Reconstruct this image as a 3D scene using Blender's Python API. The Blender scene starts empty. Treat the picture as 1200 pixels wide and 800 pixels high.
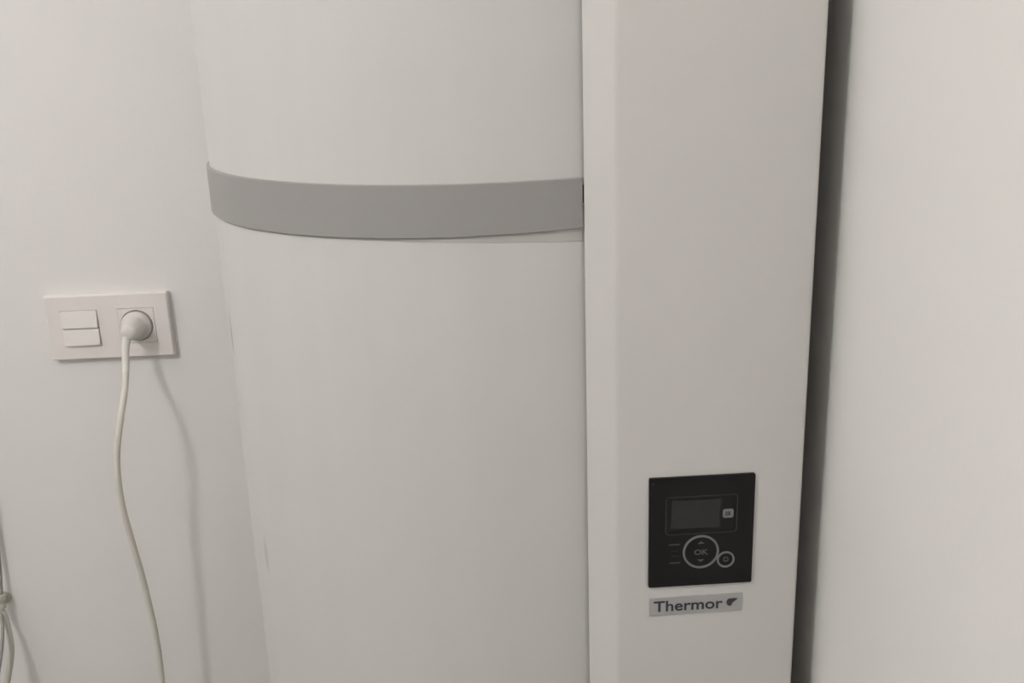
import bpy, bmesh, math
from mathutils import Vector, Matrix
import numpy as np

S = bpy.context.scene
C = S.collection

# ------------------------------------------------------------------ camera
F, TH, PH, PS = 1148.4, 0.2871, -0.0338, 0.0473      # focal px (1200 wide), pitch down, roll, yaw right
CAM = Vector((0, 0, 1.45))
fw = Vector((math.sin(PS)*math.cos(TH), math.cos(PS)*math.cos(TH), -math.sin(TH)))
r0 = Vector((math.cos(PS), -math.sin(PS), 0)); u0 = r0.cross(fw)
rt = r0*math.cos(PH) + u0*math.sin(PH); up = u0*math.cos(PH) - r0*math.sin(PH)
cd = bpy.data.cameras.new('camera'); cam = bpy.data.objects.new('camera', cd); C.objects.link(cam)
cd.sensor_width = 36; cd.lens = F/1200*36; cd.clip_start = .02
M = Matrix((rt, up, -fw)).transposed().to_4x4(); M.translation = CAM
cam.matrix_world = M
S.camera = cam

# ------------------------------------------------------------------ world, exposure
W = bpy.data.worlds.new('world'); S.world = W; W.use_nodes = True
W.node_tree.nodes['Background'].inputs[0].default_value = (.8, .82, .85, 1)
W.node_tree.nodes['Background'].inputs[1].default_value = .05
S.view_settings.view_transform = 'Standard'; S.view_settings.look = 'None'
S.view_settings.gamma = 1; S.view_settings.use_curve_mapping = False
S.view_settings.exposure = 0.0
LAMP = Vector((-1.20, -.34, 2.47)); LAMP_R = .10; LAMP_E = 101.0

# ------------------------------------------------------------------ pixel -> place
def ray(x, y):
    return (fw*F + rt*(x-600) + up*(400-y)).normalized()
def on_y(x, y, Y):
    d = ray(x, y); return CAM + d*((Y-CAM.y)/d.y)
def on_cyl(x, y, cx, cy, R):
    d = ray(x, y); o = CAM - Vector((cx, cy, CAM.z))
    a = d.x*d.x+d.y*d.y; b = 2*(o.x*d.x+o.y*d.y); c = o.x*o.x+o.y*o.y-R*R
    t = (-b-math.sqrt(max(b*b-4*a*c, 0)))/(2*a)
    return CAM + d*t

# ------------------------------------------------------------------ materials
def mat(name, col, rough=.5, spec=.5, noise=0, nscale=8, bump=0, bscale=200, coat=0, emit=None, stretch=None):
    m = bpy.data.materials.new(name); m.use_nodes = True
    nt = m.node_tree; b = nt.nodes['Principled BSDF']
    b.inputs['Base Color'].default_value = (*col, 1); b.inputs['Roughness'].default_value = rough
    b.inputs['Specular IOR Level'].default_value = spec; b.inputs['Coat Weight'].default_value = coat
    tc = nt.nodes.new('ShaderNodeTexCoord'); src = tc.outputs['Object']
    if stretch:
        mp = nt.nodes.new('ShaderNodeMapping'); mp.inputs['Scale'].default_value = stretch
        nt.links.new(src, mp.inputs[0]); src = mp.outputs[0]
    if noise:
        n = nt.nodes.new('ShaderNodeTexNoise'); n.inputs['Scale'].default_value = nscale; n.inputs['Detail'].default_value = 4
        nt.links.new(src, n.inputs['Vector'])
        mr = nt.nodes.new('ShaderNodeMapRange'); mr.inputs[1].default_value = .25; mr.inputs[2].default_value = .75
        mr.inputs[3].default_value = 1-noise; mr.inputs[4].default_value = 1+noise
        nt.links.new(n.outputs['Fac'], mr.inputs[0])
        mx = nt.nodes.new('ShaderNodeVectorMath'); mx.operation = 'SCALE'; mx.inputs[0].default_value = col
        nt.links.new(mr.outputs[0], mx.inputs['Scale']); nt.links.new(mx.outputs[0], b.inputs['Base Color'])
    if bump:
        n2 = nt.nodes.new('ShaderNodeTexNoise'); n2.inputs['Scale'].default_value = bscale; n2.inputs['Detail'].default_value = 3
        nt.links.new(tc.outputs['Object'], n2.inputs['Vector'])
        bp = nt.nodes.new('ShaderNodeBump'); bp.inputs['Strength'].default_value = bump; bp.inputs['Distance'].default_value = .001
        nt.links.new(n2.outputs['Fac'], bp.inputs['Height']); nt.links.new(bp.outputs[0], b.inputs['Normal'])
    if emit:
        b.inputs['Emission Color'].default_value = (1, .983, .958, 1); b.inputs['Emission Strength'].default_value = emit
    return m

WALL = mat('wall_paint', (.89, .875, .855), .7, .3, .012, 5, .15, 160)
WALLB = mat('darkened_unseen_wall', (.42, .40, .38), .7, .3, .012, 5)  # unseen back wall, darkened to hold down the bounced light
CEIL = mat('ceiling_paint', (.82, .81, .80), .8, .2, .01, 4)
FLOOR = mat('floor_tile', (.14, .13, .12), .4, .4, .08, 6)
TANK = mat('white_lacquered_steel', (.69, .68, .665), .36, .3, .012, 5, .03, 60, stretch=(8, 8, .35))
COLUMN = mat('white_column_plastic', (.70, .685, .665), .42, .4, .008, 6, .08, 900)
BAND = mat('grey_band_plastic', (.355, .345, .335), .42, .4, .015, 12, .05, 400)
STRIP = mat('pale_grey_strip', (.55, .54, .52), .5, .4, .01, 12)
DARK = mat('slot_shade', (.02, .02, .018), .8, .2)  # near-black colour standing in for the shade inside the slot
STEEL = mat('bracket_steel', (.5, .5, .5), .4, .5)
BLACK = mat('black_panel_gloss', (.008, .0075, .0083), .3, .25, .05, 40)
LCD = mat('lcd_glass', (.024, .026, .025), .2, .4, .05, 90)
RIM = mat('screen_rim', (.022, .02, .022), .4, .5)
RING = mat('grey_ring_print', (.19, .19, .185), .4, .5)
MARK = mat('pale_key_print', (.105, .105, .105), .5, .4)
DIM = mat('dim_key_print', (.075, .075, .07), .5, .4)
ICON = mat('pale_icon', (.21, .215, .21), .5, .4)
BADGE = mat('brushed_badge', (.43, .425, .425), .38, .5, .03, 25, .1, 500, stretch=(1, 1, 20))
INK = mat('dark_ink', (.045, .043, .052), .5, .4)
PLATE = mat('outlet_plastic', (.91, .87, .84), .35, .5, .006, 30)
ROCKER = mat('rocker_plastic', (.91, .88, .85), .32, .5)
SOCKET = mat('socket_insert_plastic', (.88, .845, .815), .38, .5)
PLUG = mat('plug_plastic', (.78, .755, .72), .42, .5, .01, 60)
CABLE = mat('cream_cable', (.78, .75, .675), .42, .5, .03, 30)
BOOT = mat('white_boot', (.84, .82, .78), .45, .5)
NICKEL = mat('nickel_fitting', (.62, .60, .52), .28, .5, .05, 40)
HOSE = mat('pale_hose', (.60, .585, .53), .4, .5, .03, 40)
GREYC = mat('grey_cable', (.33, .32, .31), .5, .4)
GLOW = mat('lamp_diffuser', (.9, .9, .9), .5, .3, emit=LAMP_E)
LAMPW = mat('lamp_housing', (.8, .8, .8), .4, .5)

# ------------------------------------------------------------------ mesh helpers
def link(name, me, m, parent=None, smooth=None):
    if m: me.materials.append(m)
    o = bpy.data.objects.new(name, me); C.objects.link(o)
    if parent is not None:
        o.parent = parent
        o.matrix_parent_inverse = Matrix.Translation(world_loc(parent)).inverted()
    if smooth is not None:
        for p in me.polygons: p.use_smooth = True
        me.set_sharp_from_angle(angle=math.radians(smooth))
    return o
def world_loc(o):
    return Vector(o['_w']) if '_w' in o.keys() else Vector((0, 0, 0))
def from_bm(bm, name, m, parent=None, smooth=None):
    bmesh.ops.recalc_face_normals(bm, faces=bm.faces)
    me = bpy.data.meshes.new(name); bm.to_mesh(me); bm.free()
    return link(name, me, m, parent, smooth)
def thing(name, label, cat, loc, group=None):
    o = bpy.data.objects.new(name, None); C.objects.link(o); o.empty_display_size = .05
    o.location = loc; o['_w'] = list(loc); tag(o, label, cat, group); return o
def tag(o, label, cat, group=None):
    o['label'] = label; o['category'] = cat
    if group: o['group'] = group
def box_bm(lo, hi, bev=0, seg=2):
    bm = bmesh.new(); bmesh.ops.create_cube(bm, size=1)
    lo, hi = Vector(lo), Vector(hi); c = (lo+hi)/2; s = hi-lo
    for v in bm.verts: v.co = Vector((v.co.x*s.x, v.co.y*s.y, v.co.z*s.z))+c
    if bev: bmesh.ops.bevel(bm, geom=bm.edges[:], offset=bev, segments=seg, affect='EDGES', profile=.5)
    return bm
def prism_bm(pts, a, b, axis='z'):
    """polygon extruded along z (pts = x,y) or along y (pts = x,z)"""
    bm = bmesh.new()
    f = (lambda p, h: (p[0], p[1], h)) if axis == 'z' else (lambda p, h: (p[0], h, p[1]))
    A = [bm.verts.new(f(p, a)) for p in pts]; B = [bm.verts.new(f(p, b)) for p in pts]
    n = len(pts)
    for i in range(n): bm.faces.new((A[i], A[(i+1) % n], B[(i+1) % n], B[i]))
    bm.faces.new(A); bm.faces.new(B)
    return bm
def rrect(cx, cz, w, h, r, n=6):
    out = []
    for k, (sx, sz) in enumerate(((1, 1), (-1, 1), (-1, -1), (1, -1))):
        for i in range(n+1):
            a = math.pi/2*(k+i/n)
            out.append((cx+sx*(w/2-r)+r*math.cos(a), cz+sz*(h/2-r)+r*math.sin(a)))
    return out
def frame_bm(outer, inner, a, b):
    """ring between two outlines of equal count (x,z), from y=a to y=b"""
    bm = bmesh.new(); n = len(outer)
    L = [[bm.verts.new((p[0], y, p[1])) for p in q] for q in (outer, inner) for y in (a, b)]
    oa, ob, ia, ib = L
    for i in range(n):
        j = (i+1) % n
        for q in ((oa[i], oa[j], ob[j], ob[i]), (ia[i], ia[j], ib[j], ib[i]), (ob[i], ob[j], ib[j], ib[i]), (oa[i], oa[j], ia[j], ia[i])):
            bm.faces.new(q)
    return bm
def circ(cx, cz, r, n=48):
    return [(cx+r*math.cos(2*math.pi*i/n), cz+r*math.sin(2*math.pi*i/n)) for i in range(n)]
def lathe_bm(prof, o, axis, n=48, cap=True):
    """profile (radius, height along axis) around axis through o"""
    bm = bmesh.new(); axis = Vector(axis).normalized(); o = Vector(o)
    e1 = axis.orthogonal().normalized(); e2 = axis.cross(e1); rings = []
    for r, h in prof:
        rings.append([bm.verts.new(o+axis*h+(e1*math.cos(2*math.pi*i/n)+e2*math.sin(2*math.pi*i/n))*r) for i in range(n)])
    for A, B in zip(rings, rings[1:]):
        for i in range(n): bm.faces.new((A[i], A[(i+1) % n], B[(i+1) % n], B[i]))
    if cap: bm.faces.new(rings[0]); bm.faces.new(rings[-1])
    return bm
def spline(pts, sub=10):
    P = [Vector(p) for p in pts]; P = [P[0]*2-P[1]]+P+[P[-1]*2-P[-2]]; out = []
    for i in range(1, len(P)-2):
        p0, p1, p2, p3 = P[i-1:i+3]
        for k in range(sub):
            t = k/sub
            out.append(.5*((2*p1)+(p2-p0)*t+(2*p0-5*p1+4*p2-p3)*t*t+(3*p1-p0-3*p2+p3)*t**3))
    out.append(P[-2]); return out
def tube_bm(pts, rad, n=14):
    bm = bmesh.new(); rings = []; e = None
    for i, p in enumerate(pts):
        t = (pts[min(i+1, len(pts)-1)]-pts[max(i-1, 0)]).normalized()
        e = (t.orthogonal() if e is None else e-t*e.dot(t)).normalized(); b = t.cross(e)
        r = rad(i/(len(pts)-1)) if callable(rad) else rad
        rings.append([bm.verts.new(p+(e*math.cos(2*math.pi*k/n)+b*math.sin(2*math.pi*k/n))*r) for k in range(n)])
    for A, B in zip(rings, rings[1:]):
        for k in range(n): bm.faces.new((A[k], A[(k+1) % n], B[(k+1) % n], B[k]))
    bm.faces.new(rings[0]); bm.faces.new(rings[-1]); return bm
def text_obj(name, body, x, z, y, size, m, parent, sx=1, off=0, rot=0, align='CENTER', width=None):
    cu = bpy.data.curves.new(name, 'FONT'); cu.body = body; cu.size = size; cu.align_x = align; cu.align_y = 'CENTER'
    cu.offset = off; cu.extrude = .00015; cu.resolution_u = 4
    t = bpy.data.objects.new(name, cu); C.objects.link(t); bpy.context.view_layer.update()
    me = bpy.data.meshes.new_from_object(t.evaluated_get(bpy.context.evaluated_depsgraph_get()))
    bpy.data.objects.remove(t); bpy.data.curves.remove(cu)
    if width:
        xs = [v.co.x for v in me.vertices]; sx = width/(max(xs)-min(xs))
    me.transform(Matrix.Translation((x, y, z)) @ Matrix.Rotation(-rot, 4, 'Y') @ Matrix.Rotation(math.pi/2, 4, 'X') @ Matrix.Diagonal((sx, 1, 1, 1)))
    me.name = name; me.materials.clear()
    return link(name, me, m, parent)

# ------------------------------------------------------------------ the room
YW, H = 1.2312, 2.68                       # wall with the outlet; ceiling height
XL, YB = -1.95, -1.75                      # far walls behind and beside the camera
RX = lambda y: .2748+(y-.70)*.068          # the side wall beside the heater is a touch out of square
def struct(name, bm, m, smooth=None):
    o = from_bm(bm, name, m, None, smooth); o['kind'] = 'structure'; return o
T = .10
struct('wall_front', box_bm((XL-T, YW, 0), (RX(YW)+T, YW+T, H)), WALL)
struct('wall_right', prism_bm([(RX(YB), YB), (RX(YB)+T, YB), (RX(YW)+T, YW), (RX(YW), YW)], 0, H), WALL)
struct('wall_left', box_bm((XL-T, YB, 0), (XL, YW, H)), WALL)
struct('wall_back', box_bm((XL-T, YB-T, 0), (RX(YB)+T, YB, H)), WALLB)
struct('ceiling', box_bm((XL-T, YB-T, H), (RX(YW)+T, YW+T, H+T)), CEIL)
struct('floor', box_bm((XL-T, YB-T, -T), (RX(YW)+T, YW+T, 0)), FLOOR)

# the room's ceiling lamp
lamp = thing('ceiling_lamp', 'white glass globe lamp on a short ceiling rod', 'lamp', (LAMP.x, LAMP.y, LAMP.z-LAMP_R))
from_bm(lathe_bm([(.055, H-LAMP.z), (.055, H-LAMP.z-.02), (.012, H-LAMP.z-.025), (.012, LAMP_R+.012), (.045, LAMP_R+.008), (.045, LAMP_R-.014), (.01, LAMP_R-.014)], LAMP, (0, 0, 1)), 'mount', LAMPW, lamp, 40)
from_bm(lathe_bm([(max(.002, LAMP_R*math.sin(t)), -LAMP_R*math.cos(t)) for t in np.linspace(0, math.pi-.35, 16)], LAMP, (0, 0, 1), 32), 'globe', GLOW, lamp, 60)

# ------------------------------------------------------------------ water heater
R = .2585; TX, TY = .0305, YW-.019-.261
ZB, ZT, ZS = .50, 1.96, 1.34
wh = thing('water_heater', 'tall white cylindrical water heater with grey band and flat control column', 'water heater', (TX, TY, ZB))
band_top = [(243.5, 191), (250, 199), (260, 203), (280, 207), (300, 210), (340, 213.6), (380, 215.8), (420, 216.8), (460, 217), (520, 215.8), (560, 214.7), (600, 213.2), (630, 211.4), (681, 208.5)]
ZS = on_cyl(460, 245, TX, TY, R).z
rc = .03
arc = [(R-rc+rc*math.cos(a), rc*math.sin(a)) for a in np.linspace(0, math.pi/2, 8)]
from_bm(lathe_bm([(R, ZS)] + [(r, ZT-rc+h) for r, h in arc] + [(.02, ZT+.004)], (TX, TY, 0), (0, 0, 1), 128), 'upper_casing', TANK, wh, 40)
low = from_bm(lathe_bm([(.02, ZB-.004)] + [(r, ZB+rc-h) for r, h in arc[::-1]] + [(R, ZS)], (TX, TY, 0), (0, 0, 1), 128), 'lower_casing', TANK, wh, 40)
# fine dark scuffs on the lower casing (marks with their own shape)
nt = TANK.node_tree; b = nt.nodes['Principled BSDF']; prev = b.inputs['Base Color'].links[0].from_socket
tc = nt.nodes.new('ShaderNodeTexCoord'); wob = nt.nodes.new('ShaderNodeTexNoise'); wob.inputs['Scale'].default_value = 35
nt.links.new(tc.outputs['Object'], wob.inputs['Vector'])
for (x, y, hl, wd, st) in ((271, 388, .024, .0016, .75), (312, 648, .020, .0030, .25)):
    p = on_cyl(x, y, TX, TY, R)
    mp = nt.nodes.new('ShaderNodeVectorMath'); mp.operation = 'SUBTRACT'; mp.inputs[1].default_value = p
    nt.links.new(tc.outputs['Object'], mp.inputs[0])
    th = math.atan2(p.y-TY, p.x-TX)
    sc = nt.nodes.new('ShaderNodeMapping'); sc.vector_type = 'TEXTURE'
    sc.inputs['Rotation'].default_value = (0, 0, th+math.pi/2); sc.inputs['Scale'].default_value = (wd*2, .05, hl)
    nt.links.new(mp.outputs[0], sc.inputs[0])
    ad = nt.nodes.new('ShaderNodeMix'); ad.data_type = 'VECTOR'; ad.inputs[0].default_value = .12
    nt.links.new(sc.outputs[0], ad.inputs[4]); nt.links.new(wob.outputs['Color'], ad.inputs[5])
    ln = nt.nodes.new('ShaderNodeVectorMath'); ln.operation = 'LENGTH'; nt.links.new(ad.outputs[1], ln.inputs[0])
    mr = nt.nodes.new('ShaderNodeMapRange'); mr.inputs[1].default_value = .3; mr.inputs[2].default_value = 1.0
    mr.inputs[3].default_value = st; mr.inputs[4].default_value = 0; nt.links.new(ln.outputs['Value'], mr.inputs[0])
    mx = nt.nodes.new('ShaderNodeMix'); mx.data_type = 'RGBA'; mx.inputs[7].default_value = (.16, .155, .15, 1)
    nt.links.new(mr.outputs[0], mx.inputs[0]); nt.links.new(prev, mx.inputs[6]); prev = mx.outputs[2]
nt.links.new(prev, b.inputs['Base Color'])

# wall bracket
from_bm(box_bm((TX-.09, TY+R-.012, 1.62), (TX+.09, YW-.0012, 1.68), .003), 'wall_bracket', STEEL, wh)
from_bm(box_bm((TX-.09, TY+R-.012, .72), (TX+.09, YW-.0012, .78), .003), 'wall_bracket', STEEL, wh)

# the grey band: wraps round the tank; edges follow their height round the casing
def az(p): return math.atan2(p.y-TY, p.x-TX)
def prof_from(pix, rad):
    q = sorted((az(p), p.z) for p in (on_cyl(x, y, TX, TY, rad) for x, y in pix))
    return [a for a, _ in q], [z for _, z in q]
def smooth_interp(a, A, Z, k=3):
    c = np.polyfit(A, Z, k); return float(np.polyval(c, min(max(a, A[0]), A[-1])))
def band_bm(r_in, r_out, top, bot, a0, a1, n, bev):
    bm = bmesh.new(); rings = []
    for i in range(n+1):
        a = a0+(a1-a0)*i/n; t, bt = top(a), bot(a)
        sec = [(r_in, bt), (r_out-bev, bt), (r_out, bt+bev), (r_out, t-bev), (r_out-bev, t), (r_in, t)]
        rings.append([bm.verts.new((TX+r*math.cos(a), TY+r*math.sin(a), z)) for r, z in sec])
    for A, B in zip(rings, rings[1:]):
        for k in range(6): bm.faces.new((A[k], A[(k+1) % 6], B[(k+1) % 6], B[k]))
    bm.faces.new(rings[0]); bm.faces.new(rings[-1][::-1]); return bm
RB = R+.0026
tA, tZ = prof_from(band_top[1:], RB)
bA, bZ = prof_from([(258, 256.5), (270, 263), (300, 269.5), (360, 275.8), (400, 279), (460, 280), (520, 279.3), (560, 278), (600, 275.2), (640, 271.5), (681, 267.5)], RB)
sA, sZ = prof_from([(300, 271), (360, 277), (400, 281), (460, 283.5), (520, 284.6), (560, 284.6), (600, 284.3), (640, 283.8), (681, 283)], R+.001)
zt = lambda a: smooth_interp(a, tA, tZ, 2)
zb = lambda a: smooth_interp(a, bA, bZ, 3)
zs = lambda a: smooth_interp(a, sA, sZ, 2)
aend = az(on_cyl(683.2, 240, TX, TY, RB))
from_bm(band_bm(R-.004, RB, zt, zb, -math.pi*1.45, aend, 150, .0007), 'band', BAND, wh, 30)
from_bm(band_bm(R-.004, R+.0004, lambda a: zb(a)+.012, zs, -math.pi*1.45, aend, 150, .0003), 'backing_strip', STRIP, wh, 30)['label'] = 'paler grey strip under the lower edge of the band'

# the flat control column standing proud of the tank
YF = TY-R-.016
def xat(px, Y): return on_y(px, 400, Y).x
# back-left edge: on the sight line of pixel 686.5, 3.5 mm clear of the casing
d = ray(686.5, 400); k = d.x/d.y
Ys = np.linspace(.5, .9, 4001); clear = np.hypot(k*Ys-TX, Ys-TY)-R
Ya = float(Ys[np.argmax(clear < .0035)]); Xa = k*Ya
Xb, Xc = xat(722, YF), xat(950.5, YF)
def fillet(p, q, s, r, n=5):
    p, q, s = (Vector((*v, 0)) for v in (p, q, s)); a, b2 = (p-q).normalized(), (s-q).normalized()
    return [tuple((q+a*r*(1-t)**2+b2*r*t*t)[:2]) for t in np.linspace(0, 1, n)]
YD = .86
poly = [(Xa, Ya)] + fillet((Xa, Ya), (Xb, YF), (Xc, YF), .0028) + fillet((Xb, YF), (Xc, YF), (Xc, YD), .004) + \
       [(Xc, YD), (Xa+.05, YD), (Xa+.012, Ya+.02), (Xa+.0025, Ya+.0012)]
from_bm(prism_bm(poly, ZB+.02, ZT-.02), 'column', COLUMN, wh, 25)
# dark box: slot shade put in as colour, where the band meets the column
p0 = on_y(683, 217, Ya); p1 = on_y(683, 238, Ya)
from_bm(box_bm((Xa-.0010, Ya+.0003, p1.z), (Xa+.004, Ya+.0035, p0.z), .0002), 'band_slot_shade', DARK, wh)['label'] = 'small dark box coloured as shade where band meets column'

# ------------------------------------------------------------------ control panel on the column
def P(x, y): v = on_y(x, y, YF); return v.x, v.z
TL, TR, BL, BR = P(759.8, 559), P(883.5, 554), P(759.8, 686.3), P(880.5, 680.4)
x0, x1 = (TL[0]+BL[0])/2, (TR[0]+BR[0])/2; z1, z0 = (TL[1]+TR[1])/2, (BL[1]+BR[1])/2
pw, ph = x1-x0, z1-z0; pcx, pcz = (x0+x1)/2, (z0+z1)/2
fp = YF-.0022
from_bm(prism_bm(rrect(pcx, pcz, pw, ph, .0012), YF+.003, fp, 'y'), 'control_panel_body', BLACK, None)
panel = bpy.data.objects['control_panel_body']; panel.name = 'control_panel'; panel.parent = wh
panel.matrix_parent_inverse = Matrix.Translation(world_loc(wh)).inverted(); panel['label'] = 'square glossy black control panel'
def sub(bm, name, m, smooth=None): return from_bm(bm, name, m, panel, smooth)
def Q(x, y): v = on_y(x, y, fp); return v.x, v.z
def mid(*q): return sum(v[0] for v in q)/len(q), sum(v[1] for v in q)/len(q)
mm = abs(Q(830, 600)[0]-Q(831, 600)[0])          # metres per pixel on the panel
# screen
a, b_ = Q(779.5, 582), Q(865, 578.5); c_, d_ = Q(779.5, 627.5), Q(863.5, 622.5)
scx, scz = mid(a, b_, c_, d_); sw = (b_[0]+d_[0]-a[0]-c_[0])/2; sh = (a[1]+b_[1]-c_[1]-d_[1])/2
sub(frame_bm(rrect(scx, scz, sw, sh, .003), rrect(scx, scz, sw-2*1.5*mm, sh-2*1.5*mm, .0022), fp+.0005, fp-.0005), 'screen_rim', RIM)
a, b_ = Q(786.5, 586.5), Q(844, 584); c_, d_ = Q(786.5, 620), Q(843.5, 616.5)
lx, lz = mid(a, b_, c_, d_)
sub(prism_bm(rrect(lx, lz, (b_[0]+d_[0]-a[0]-c_[0])/2, (a[1]+b_[1]-c_[1]-d_[1])/2, .0006), fp+.0005, fp-.0003, 'y'), 'screen', LCD)
x, z = Q(853.2, 601)
sub(prism_bm(rrect(x, z, 12.5*mm, 11.2*mm, 2.6*mm), fp+.0005, fp-.0004, 'y'), 'icon_badge', ICON)
# a small open hook drawn on the icon
pts = [(1.9, 1.6), (-2.3, 1.6), (-2.3, -1.6), (1.9, -1.6), (1.9, .4), (-.3, .4), (-.3, -.4), (1.1, -.4), (1.1, -.9), (-1.5, -.9), (-1.5, .9), (1.9, .9)]
sub(prism_bm([(x+u*mm*1.3, z+v*mm*1.3) for u, v in pts], fp+.0002, fp-.0006, 'y'), 'icon_mark', RIM)
# big dial ring, its keys; small ring
def ring(px, py, rx, w, name, m):
    x, z = Q(px, py); r = rx*mm
    sub(frame_bm(circ(x, z, r+w*mm/2), circ(x, z, r-w*mm/2), fp+.0004, fp-.0006), name, m, 40); return x, z
x, z = ring(821.2, 646, 20.2, 2.5, 'dial_ring', RING)
for s in (1, -1):
    sub(prism_bm([(x-4.2*mm, z+s*10.2*mm), (x+4.2*mm, z+s*10.2*mm), (x, z+s*13.4*mm)], fp+.0002, fp-.0003, 'y'), 'arrow_key', MARK)
text_obj('ok_key', 'OK', x, z-1*mm, fp-.0002, 9.5*mm, MARK, panel, 1.15, .00012)
x, z = ring(850.3, 655, 9.4, 2.2, 'return_ring', RING)
sub(frame_bm([(x+(3.6*math.cos(t))*mm, z+(3.2*math.sin(t))*mm) for t in np.linspace(-2.4, 2.4, 17)],
             [(x+(2.2*math.cos(t))*mm, z+(1.8*math.sin(t))*mm) for t in np.linspace(-2.4, 2.4, 17)], fp+.0002, fp-.0003), 'return_mark', DIM)
for (px, py) in ((790, 638), (790.5, 659.3)):
    x, z = Q(px, py); sub(prism_bm(rrect(x, z, 13*mm, 1.5*mm, .7*mm, 3), fp+.0002, fp-.0003, 'y'), 'key_mark', DIM)
for (px, py) in ((790, 645.5), (791, 651.5)):
    x, z = Q(px, py); sub(prism_bm(rrect(x, z, 9*mm, .8*mm, .35*mm, 3), fp+.0002, fp-.0002, 'y'), 'key_mark', RIM)
x, z = Q(765.5, 567.5); sub(lathe_bm([(1.6*mm, -.0004), (1.6*mm, .0003), (.8*mm, .0005)], (x, fp, z), (0, -1, 0), 16), 'corner_screw', RIM, 40)

# ------------------------------------------------------------------ maker's badge under the panel
TL, TR, BL, BR = P(760.8, 700.6), P(869.4, 693.8), P(761.2, 721), P(869.2, 714)
cx, cz = mid(TL, TR, BL, BR); w = (TR[0]+BR[0]-TL[0]-BL[0])/2; h = (TL[1]+TR[1]-BL[1]-BR[1])/2
rot = math.atan2(TR[1]-TL[1]+BR[1]-BL[1], TR[0]-TL[0]+BR[0]-BL[0])
fb = YF-.0008
rr = Matrix.Rotation(rot, 2)
badge = from_bm(prism_bm([tuple(rr @ Vector(p)+Vector((cx, cz))) for p in rrect(0, 0, w, h, .0005)], YF+.001, fb, 'y'), 'badge', BADGE, wh)
badge['label'] = 'narrow silver badge lettered Thermor'
def bp(u, v): q = rr @ Vector((u*w, v*h)); return cx+q.x, cz+q.y
x, z = bp(-.085, -.02)
text_obj('lettering', 'Thermor', x, z, fb-.0001, h*.84, INK, badge, 1, .00022, rot, width=.745*w)
# emblem: a dark round drop with a tail swept to one side
em = [bp(.364+.034*math.cos(t), .02+.21*math.sin(t)) for t in np.linspace(math.radians(75), math.radians(318), 20)]
em += [bp(.392, -.02), bp(.425, .10), bp(.452, .20), bp(.415, .24)]
from_bm(prism_bm(em, fb+.0002, fb-.0003, 'y'), 'emblem', INK, badge)

# ------------------------------------------------------------------ switch and socket plate on the wall
PX, PZ, PW, PHH, PT = -.5278, CAM.z-.2746, .153, .0835, .0100
plate = thing('socket_plate', 'white double wall plate with two-rocker switch and power socket', 'wall socket', (PX+PW/2, YW, PZ-PHH))
yf = YW-PT
lc, rcx, zc = PX+.0415, PX+.1115, PZ-PHH/2
def plate_bm():
    """frame with two openings, chamfered outer edge"""
    bm = bmesh.new()
    def loop(pts, y): return [bm.verts.new((p[0], y, p[1])) for p in pts]
    out0 = rrect(PX+PW/2, zc, PW, PHH, .0012, 3); out1 = rrect(PX+PW/2, zc, PW-.003, PHH-.003, .0012, 3)
    A, B, Cc = loop(out0, YW), loop(out0, yf+.0018), loop(out1, yf)
    n = len(A)
    for X, Y in ((A, B), (B, Cc)):
        for i in range(n): bm.faces.new((X[i], X[(i+1) % n], Y[(i+1) % n], Y[i]))
    holes = []
    for c in (lc, rcx):
        hpts = [(c-.0228, zc-.0228), (c+.0228, zc-.0228), (c+.0228, zc+.0228), (c-.0228, zc+.0228)]
        f0, b0 = loop(hpts, yf), loop(hpts, YW-.001)
        for i in range(4): bm.faces.new((f0[i], f0[(i+1) % 4], b0[(i+1) % 4], b0[i]))
        holes.append(f0)
    edges = []
    for L in [Cc]+holes:
        for i in range(len(L)): edges.append(bm.edges.get((L[i], L[(i+1) % len(L)])))
    bmesh.ops.triangle_fill(bm, edges=edges, use_beauty=True, normal=(0, -1, 0))
    return bm
from_bm(plate_bm(), 'frame', PLATE, plate, 20)
# rockers: wedge-shaped keys, one above the other
def rocker(zlo, zhi, ylo, yhi):
    bm = box_bm((lc-.0222, yf-.002, zlo), (lc+.0222, YW-.001, zhi), 0)
    for v in bm.verts:
        if v.co.y < yf: v.co.y = ylo if v.co.z < (zlo+zhi)/2 else yhi
    bmesh.ops.bevel(bm, geom=bm.edges[:], offset=.0006, segments=2, affect='EDGES')
    return from_bm(bm, 'rocker', ROCKER, plate, 30)
rocker(zc+.0004, zc+.0223, yf-.0045, yf-.0012); rocker(zc-.0223, zc-.0004, yf-.0045, yf-.0012)
# socket insert: square with round well
sq = []
for k in range(48):
    t = 2*math.pi*k/48; c, s = math.cos(t), math.sin(t); m_ = .0223/max(abs(c), abs(s)); sq.append((rcx+m_*c, zc+m_*s))
ci = [(rcx+.0202*math.cos(2*math.pi*k/48), zc+.0202*math.sin(2*math.pi*k/48)) for k in range(48)]
ins = from_bm(frame_bm(sq, ci, YW-.001, yf-.0004), 'socket_insert', SOCKET, plate, 30)
from_bm(prism_bm(circ(rcx, zc, .0203), YW-.003, YW-.0005, 'y'), 'socket_well', SOCKET, ins)

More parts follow.
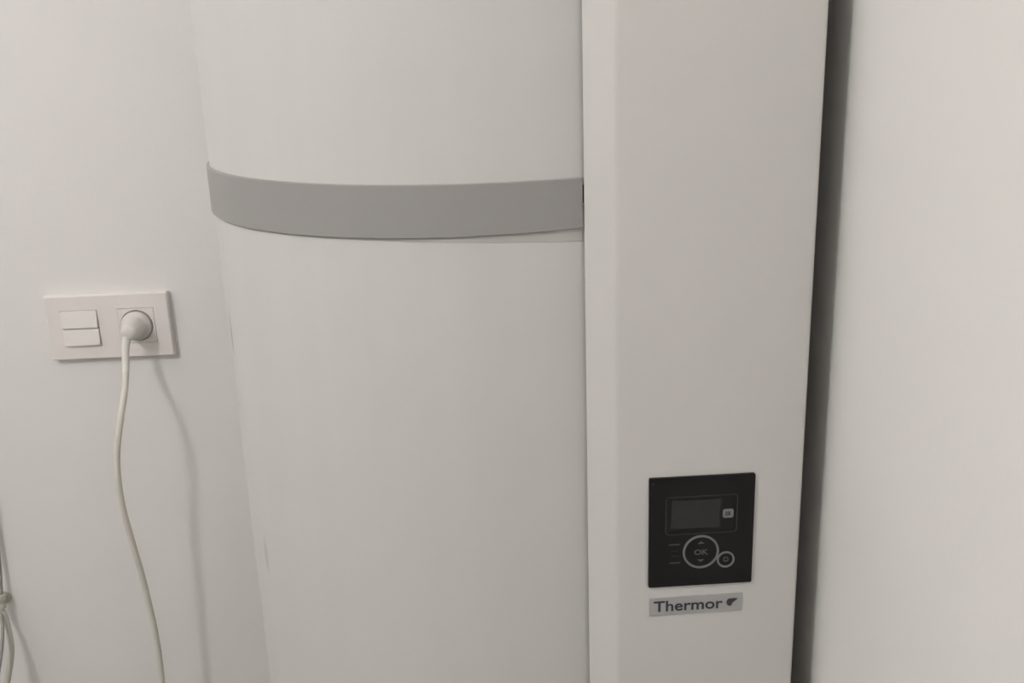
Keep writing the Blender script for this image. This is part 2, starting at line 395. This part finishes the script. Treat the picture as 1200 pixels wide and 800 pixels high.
# ------------------------------------------------------------------ plug and its cable
cord = thing('power_cord', 'cream power cord plugged into the wall socket, hanging in a loose curve', 'power cord', (rcx, YW, zc-.03))
pc = Vector((rcx-.0006, 0, zc-.0004))
prof = [(.0150, 0), (.0186, .001), (.0188, .0085), (.0181, .0097), (.0146, .0112), (.0132, .0145), (.0125, .022), (.0119, .030), (.0108, .0355), (.0080, .0390), (.004, .0402)]
from_bm(lathe_bm(prof, (pc.x, YW-.004, pc.z), (0, -1, 0), 40), 'plug_body', PLUG, cord, 50)
def off(x, y, s): return on_y(x, y, YW-s)
cab = [(152, 386, 0.036), (148.5, 397, 0.04), (147, 412, 0.045), (147.5, 432, 0.0536), (146.5, 455, 0.0737), (141.5, 490, 0.0927), (137.5, 525, 0.101), (138, 555, 0.1021), (143, 590, 0.0989), (153, 628, 0.0924), (164, 665, 0.0853), (173, 700, 0.0791), (182, 740, 0.0736), (187, 772, 0.0705), (190, 805, 0.0682), (191, 860, 0.0682), (188, 930, 0.0682)]
pts = spline([off(*c) for c in cab], 8)
nb = 8*3
from_bm(tube_bm(pts[nb-4:], .0038), 'cable', CABLE, cord, 60)
from_bm(tube_bm(pts[2:nb+3], lambda t: .0052-.0011*t), 'strain_relief', BOOT, cord, 60)

# ------------------------------------------------------------------ hose fitting against the wall
hf = thing('hose_fitting', 'small pale metal hose fitting with hose and cables hanging against the wall', 'hose', tuple(on_y(1, 708, YW)))
o = on_y(0, 696, YW-.013); dn = (on_y(3, 724, YW-.013)-o).normalized()
from_bm(lathe_bm([(.004, 0), (.0062, .001), (.0062, .009), (.0045, .0102), (.0045, .0135), (.0058, .0145), (.0058, .021), (.0040, .0225), (.0040, .026)], o, dn, 20), 'fitting_body', NICKEL, hf, 35)
from_bm(lathe_bm([(.0078, .002), (.0082, .003), (.0082, .0078), (.0078, .0088)], o, dn, 6), 'nut', NICKEL, hf, 20)
w0 = o+dn*.012
from_bm(lathe_bm([(.004, 0), (.004, .012), (.009, .0122), (.009, YW-w0.y)], w0, (0, 1, 0), 20), 'wall_stub', NICKEL, hf, 40)
from_bm(tube_bm(spline([off(x, y, s) for x, y, s in ((3, 716, .013), (7.5, 728, .014), (12, 748, .02), (13, 768, .027), (9, 795, .035), (2, 830, .045), (-8, 880, .05))], 8), .0040), 'hose', HOSE, hf, 60)
from_bm(tube_bm(spline([off(x, y, s) for x, y, s in ((1, 715, .014), (3, 735, .026), (2, 760, .042), (-2, 790, .056), (-8, 830, .07), (-16, 880, .08))], 8), .0022), 'cable', GREYC, hf, 60)
from_bm(tube_bm(spline([off(x, y, s) for x, y, s in ((-16, 540, .006), (-9, 590, .006), (-3, 640, .007), (0, 672, .010), (1.5, 700, .013))], 8), .0026), 'cable', GREYC, hf, 60)
